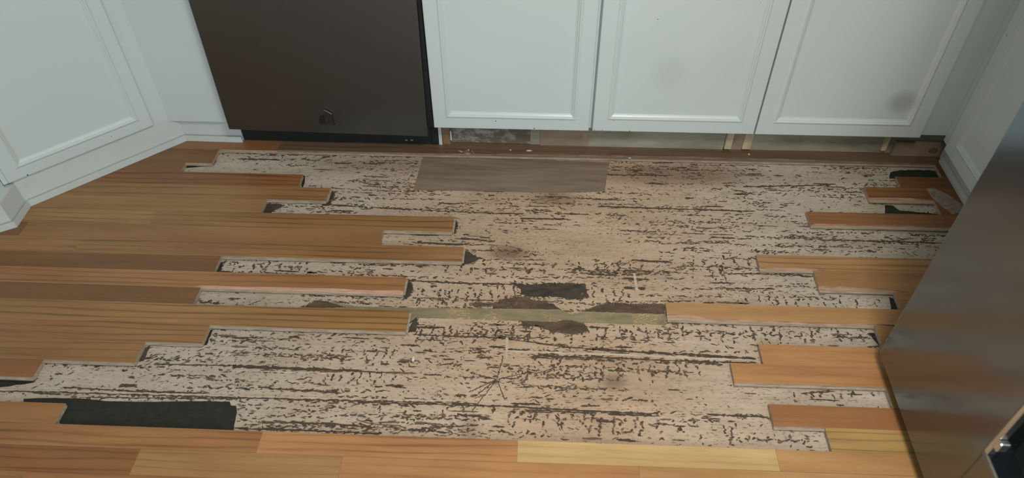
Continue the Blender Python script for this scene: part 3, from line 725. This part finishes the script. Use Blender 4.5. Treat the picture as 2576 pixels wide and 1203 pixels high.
# ------------------------------------------------------------------ dishwasher
dw = thing('dishwasher', 'dark stainless steel dishwasher between white filler panel and white cabinet', 'dishwasher', (-.643, 0, 0))
def db(name, lo, hi, mats, bev=0.0, par=None): return box(name, (lo[0] + .643, lo[1], lo[2]), (hi[0] + .643, hi[1], hi[2]), mats, par or dw, bev)
dd_ = box('door', (0, 0, 0), (.6045, .022, .765), [DWSTEEL], dw, .0018, loc=(-.9462 + .643, -.070, .0905), rot=(0, math.radians(1.05), 0))
db('tub', (-.950, -.046, .10), (-.326, .50, .862), [BLACK])
db('kick_plate', (-.9430, -.004, .0005), (-.3225, .004, .100), [BLACK], .001)
db('side_bracket', (-.340, -.014, .010), (-.3225, -.005, .10), [BLACK], .001)
for q in ((1022, 354), (1036, 354)):
    c = onY(q, -.008); db('screw', (c[0] - .004, -.0075, c[2] - .002), (c[0] + .004, -.004, c[2] + .003), [CHROME], .0005)
bd = [(.0, .050), (.022, .036), (.030, .000), (-.014, .002), (-.006, .022)]
# badge plate; the shadow at its left is built as a dark piece
def badge():
    c = onY((812, 313), -.0705); x0 = c[0] + .643; z0 = c[2]
    q = [onY(p, -.0745) for p in ((816, 277), (834, 288), (841, 315), (816, 314))]
    f = [(p[0] + .643, -.0745, p[2]) for p in q]; b = [(p[0] + .643 + .001, -.0702, p[2]) for p in q]
    o = mesh('badge', f + b, [(0, 1, 2, 3)[::-1], (4, 5, 6, 7)] + [(i, (i + 1) % 4, 4 + (i + 1) % 4, 4 + i) for i in range(4)], [BADGE], dw)
    q2 = [onY(p, -.0725) for p in ((814, 290), (816, 313), (806, 312), (802, 306), (804, 296))]
    f = [(p[0] + .643, -.0725, p[2]) for p in q2]; b = [(p[0] + .643, -.0702, p[2]) for p in q2]; n = 5
    mesh('badge_shadow', f + b, [tuple(range(n))[::-1], tuple(range(n, 2 * n))] + [(i, (i + 1) % n, n + (i + 1) % n, n + i) for i in range(n)], [BADGE2], dw)
    q3 = [onY(p, -.076) for p in ((815, 277.6), (815, 276.4), (834.5, 286.6), (834.5, 288.2))]
    f = [(p[0] + .643, -.076, p[2]) for p in q3]; b = [(p[0] + .643, -.0752, p[2]) for p in q3]
    mesh('badge_edge', f + b, [(0, 1, 2, 3)[::-1], (4, 5, 6, 7)] + [(i, (i + 1) % 4, 4 + (i + 1) % 4, 4 + i) for i in range(4)], [BADGE3], dw)
BADGE3 = mat_plain('bright_badge_edge', rgb(190, 180, 176), .4, .7); BADGE = mat_plain('grey_badge_metal', rgb(64, 62, 54), .5, .6); BADGE2 = mat_plain('badge_shadow_dark', rgb(36, 36, 30), .6, .3)
badge()

# ------------------------------------------------------------------ refrigerator
fr = thing('refrigerator', 'brushed stainless steel refrigerator with a dark recess, cropped at right edge', 'refrigerator', (.79, -.79, 0), (0, 0, math.radians(-1.2)))
def fb(name, lo, hi, mats, bev=0.0, seg=2): return box(name, lo, hi, mats, fr, bev, seg)
# local frame: x into the cabinet, y towards the camera is negative
fb('cabinet_body', (.075, -.905, .02), (.74, .0, 1.76), [mat_plain('grey_fridge_body', rgb(92, 94, 96), .5)], .003)
# far door with an opening for the recess
DX = .068
def fdoor(name, y0, y1):
    o = fb(name, (0, y0, .034), (DX, y1, 1.755), [FRSTEEL], .006, 3); return o
fdoor('door', -.378, 0.0)
# near door is built round the recess: pieces of one mesh
zs0, zs1, yr0, yr1 = .262, .90, -.62, -.3795
def frame_mesh():
    bm = bmesh.new(); Y0, Y1, Z0, Z1 = -.905, -.3788, .034, 1.755
    ys = [Y0, yr0, yr1, Y1]; zz = [Z0, zs0, zs1, Z1]
    vv = {(a, b, c): bm.verts.new((DX if c else 0, ys[a], zz[b])) for a in range(4) for b in range(4) for c in range(2)}
    for a in range(3):
        for b in range(3):
            if a == 1 and b == 1: continue
            bm.faces.new([vv[a, b, 0], vv[a, b + 1, 0], vv[a + 1, b + 1, 0], vv[a + 1, b, 0]])
            bm.faces.new([vv[a, b, 1], vv[a + 1, b, 1], vv[a + 1, b + 1, 1], vv[a, b + 1, 1]])
    for i in range(3):
        for (p, q) in (((0, i), (0, i + 1)), ((3, i), (3, i + 1)), ((i, 0), (i + 1, 0)), ((i, 3), (i + 1, 3))):
            bm.faces.new([vv[(*p, 0)], vv[(*q, 0)], vv[(*q, 1)], vv[(*p, 1)]])
    for (p, q) in (((1, 1), (1, 2)), ((2, 1), (2, 2)), ((1, 1), (2, 1)), ((1, 2), (2, 2))):
        bm.faces.new([vv[(*p, 0)], vv[(*q, 0)], vv[(*q, 1)], vv[(*p, 1)]])
    bmesh.ops.recalc_face_normals(bm, faces=bm.faces)
    m_ = bpy.data.meshes.new('door'); bm.to_mesh(m_); bm.free(); return m_
link('door', frame_mesh(), [FRSTEEL], fr)
DARKG = mat_plain('dark_recess_plastic', rgb(28, 36, 28), .35, 0, .2, 8)
fb('recess_liner', (.045, yr0 - .002, zs0 - .002), (.066, yr1 + .002, zs1 + .002), [DARKG])
fb('recess_trim', (-.004, yr1 - .008, zs0), (.010, yr1 + .0015, zs1), [CHROME], .0015)
fb('recess_trim', (-.004, yr0, zs0 - .010), (.010, yr1 + .002, zs0 - .0005), [mat_plain('scuffed_trim', rgb(130, 122, 116), .5, .5)], .0015)
fb('recess_clip', (-.007, yr1 - .020, zs0 + .030), (.012, yr1 - .0085, zs0 + .052), [CHROME], .003)
fb('base_grille', (.030, -.90, .004), (.072, -.004, .033), [BLACK], .002)

# ------------------------------------------------------------------ loose debris
def crumb(name, q, size, mat, label, cat, z=ZS + .001, group=None, ang=0, flat=.5):
    c = onF(q, z); bm = bmesh.new()
    bmesh.ops.create_icosphere(bm, subdivisions=1, radius=1)
    for v in bm.verts:
        v.co = Vector((v.co.x * size[0] * random.uniform(.7, 1.2), v.co.y * size[1] * random.uniform(.7, 1.2), (v.co.z * .5 + .5) * size[1] * flat))
    m_ = bpy.data.meshes.new(name); bm.to_mesh(m_); bm.free()
    o = link(name, m_, [mat], None, loc=(c[0], c[1], z), rot=(0, 0, ang)); tag(o, label, cat, group); return o
CHIP = mat_plain('white_chip', rgb(226, 222, 210), .7)
crumb('paint_chip', (1331, 380), (.010, .005), CHIP, 'largest white paint chip on the brown strip below the plaster toe board', 'debris', z=.0002)
crumb('paint_chip', (1284, 378), (.004, .003), CHIP, 'tiny white chip on brown strip, left of the largest chip', 'debris', z=.0002)
crumb('paint_chip', (1884, 389), (.004, .004), CHIP, 'tiny bright white chip below the pine blocks of the toe kick', 'debris', z=.0002)
crumb('paint_chip', (1040, 905), (.004, .010), CHIP, 'upright white chip lying alone on the bare underlayment, below the left boards', 'debris')
crumb('paint_chip', (1584, 398), (.005, .003), CHIP, 'small white chip on brown strip right of its end joint', 'debris', z=.0002)
def scatter(pts, sx, sy, z, label):
    bm = bmesh.new(); c0_ = onF(pts[0], z)
    for q in pts:
        for _ in range(3):
            c = onF((q[0] + random.gauss(0, 5), q[1] + random.gauss(0, 2.5)), z); r = bmesh.ops.create_icosphere(bm, subdivisions=1, radius=1); an = random.uniform(-.6, .6)
            a, b = random.uniform(*sx), random.uniform(*sy)
            for v in r['verts']:
                u_, w_ = v.co.x * a, v.co.y * b
                v.co = Vector((c[0] - c0_[0] + u_ * math.cos(an) - w_ * math.sin(an), c[1] - c0_[1] + u_ * math.sin(an) + w_ * math.cos(an), (v.co.z * .5 + .5) * b * .6))
    m_ = bpy.data.meshes.new('plaster_crumbs'); bm.to_mesh(m_); bm.free()
    o = link('plaster_crumbs', m_, [CHIP], None, loc=(c0_[0], c0_[1], z)); o['kind'] = 'stuff'; o['label'] = label; o['category'] = 'debris'
scatter([(908, 515), (918, 508), (926, 512), (936, 506), (930, 519), (915, 521), (941, 514), (922, 503)], (.002, .008), (.0008, .0022), ZS + .001, 'scatter of white plaster crumbs right of the row of left boards')
scatter([(1160, 379), (1172, 381), (1181, 377), (1190, 385), (1178, 386), (1166, 383)], (.001, .005), (.0006, .0016), .0002, 'dusting of pale plaster crumbs on the brown strip beside the dishwasher')
def strand(name, px, r, mat, label, z=ZS + .002, lift=.004):
    cu = bpy.data.curves.new(name, 'CURVE'); cu.dimensions = '3D'; cu.bevel_depth = r; cu.bevel_resolution = 1; cu.resolution_u = 6
    sp = cu.splines.new('NURBS'); sp.points.add(len(px) - 1); sp.use_endpoint_u = True; sp.order_u = 3
    for i, q in enumerate(px):
        c = onF(q, z); sp.points[i].co = (c[0], c[1], z + (lift if 0 < i < len(px) - 1 else 0), 1)
    t_ = bpy.data.objects.new(name, cu); COL.objects.link(t_); m_ = bpy.data.meshes.new_from_object(t_); bpy.data.objects.remove(t_)
    m_.name = name; m_.materials.clear(); o = link(name, m_, [mat]); tag(o, label, 'debris'); return o
FIB = mat_plain('pale_wood_fibre', rgb(206, 186, 150), .8)
strand('wood_splinter', [(1030, 822), (1033, 816), (1036, 812)], .0008, CHIP, 'short pale splinter standing at the end of the lowest protruding left board', z=ZS + .001)
strand('wood_splinter', [(766, 772), (775, 764), (785, 753), (797, 747)], .0011, FIB, 'long pale splinter in the narrow gap between two left boards', z=ZS + .0025, lift=.001)
strand('wood_splinter', [(896, 1056), (925, 1066), (965, 1070), (1008, 1071)], .0010, mat_plain('brown_splinter', rgb(112, 88, 70), .8), 'thin brown curved splinter near the bottom edge of the bare underlayment', z=ZS + .0015, lift=.001)
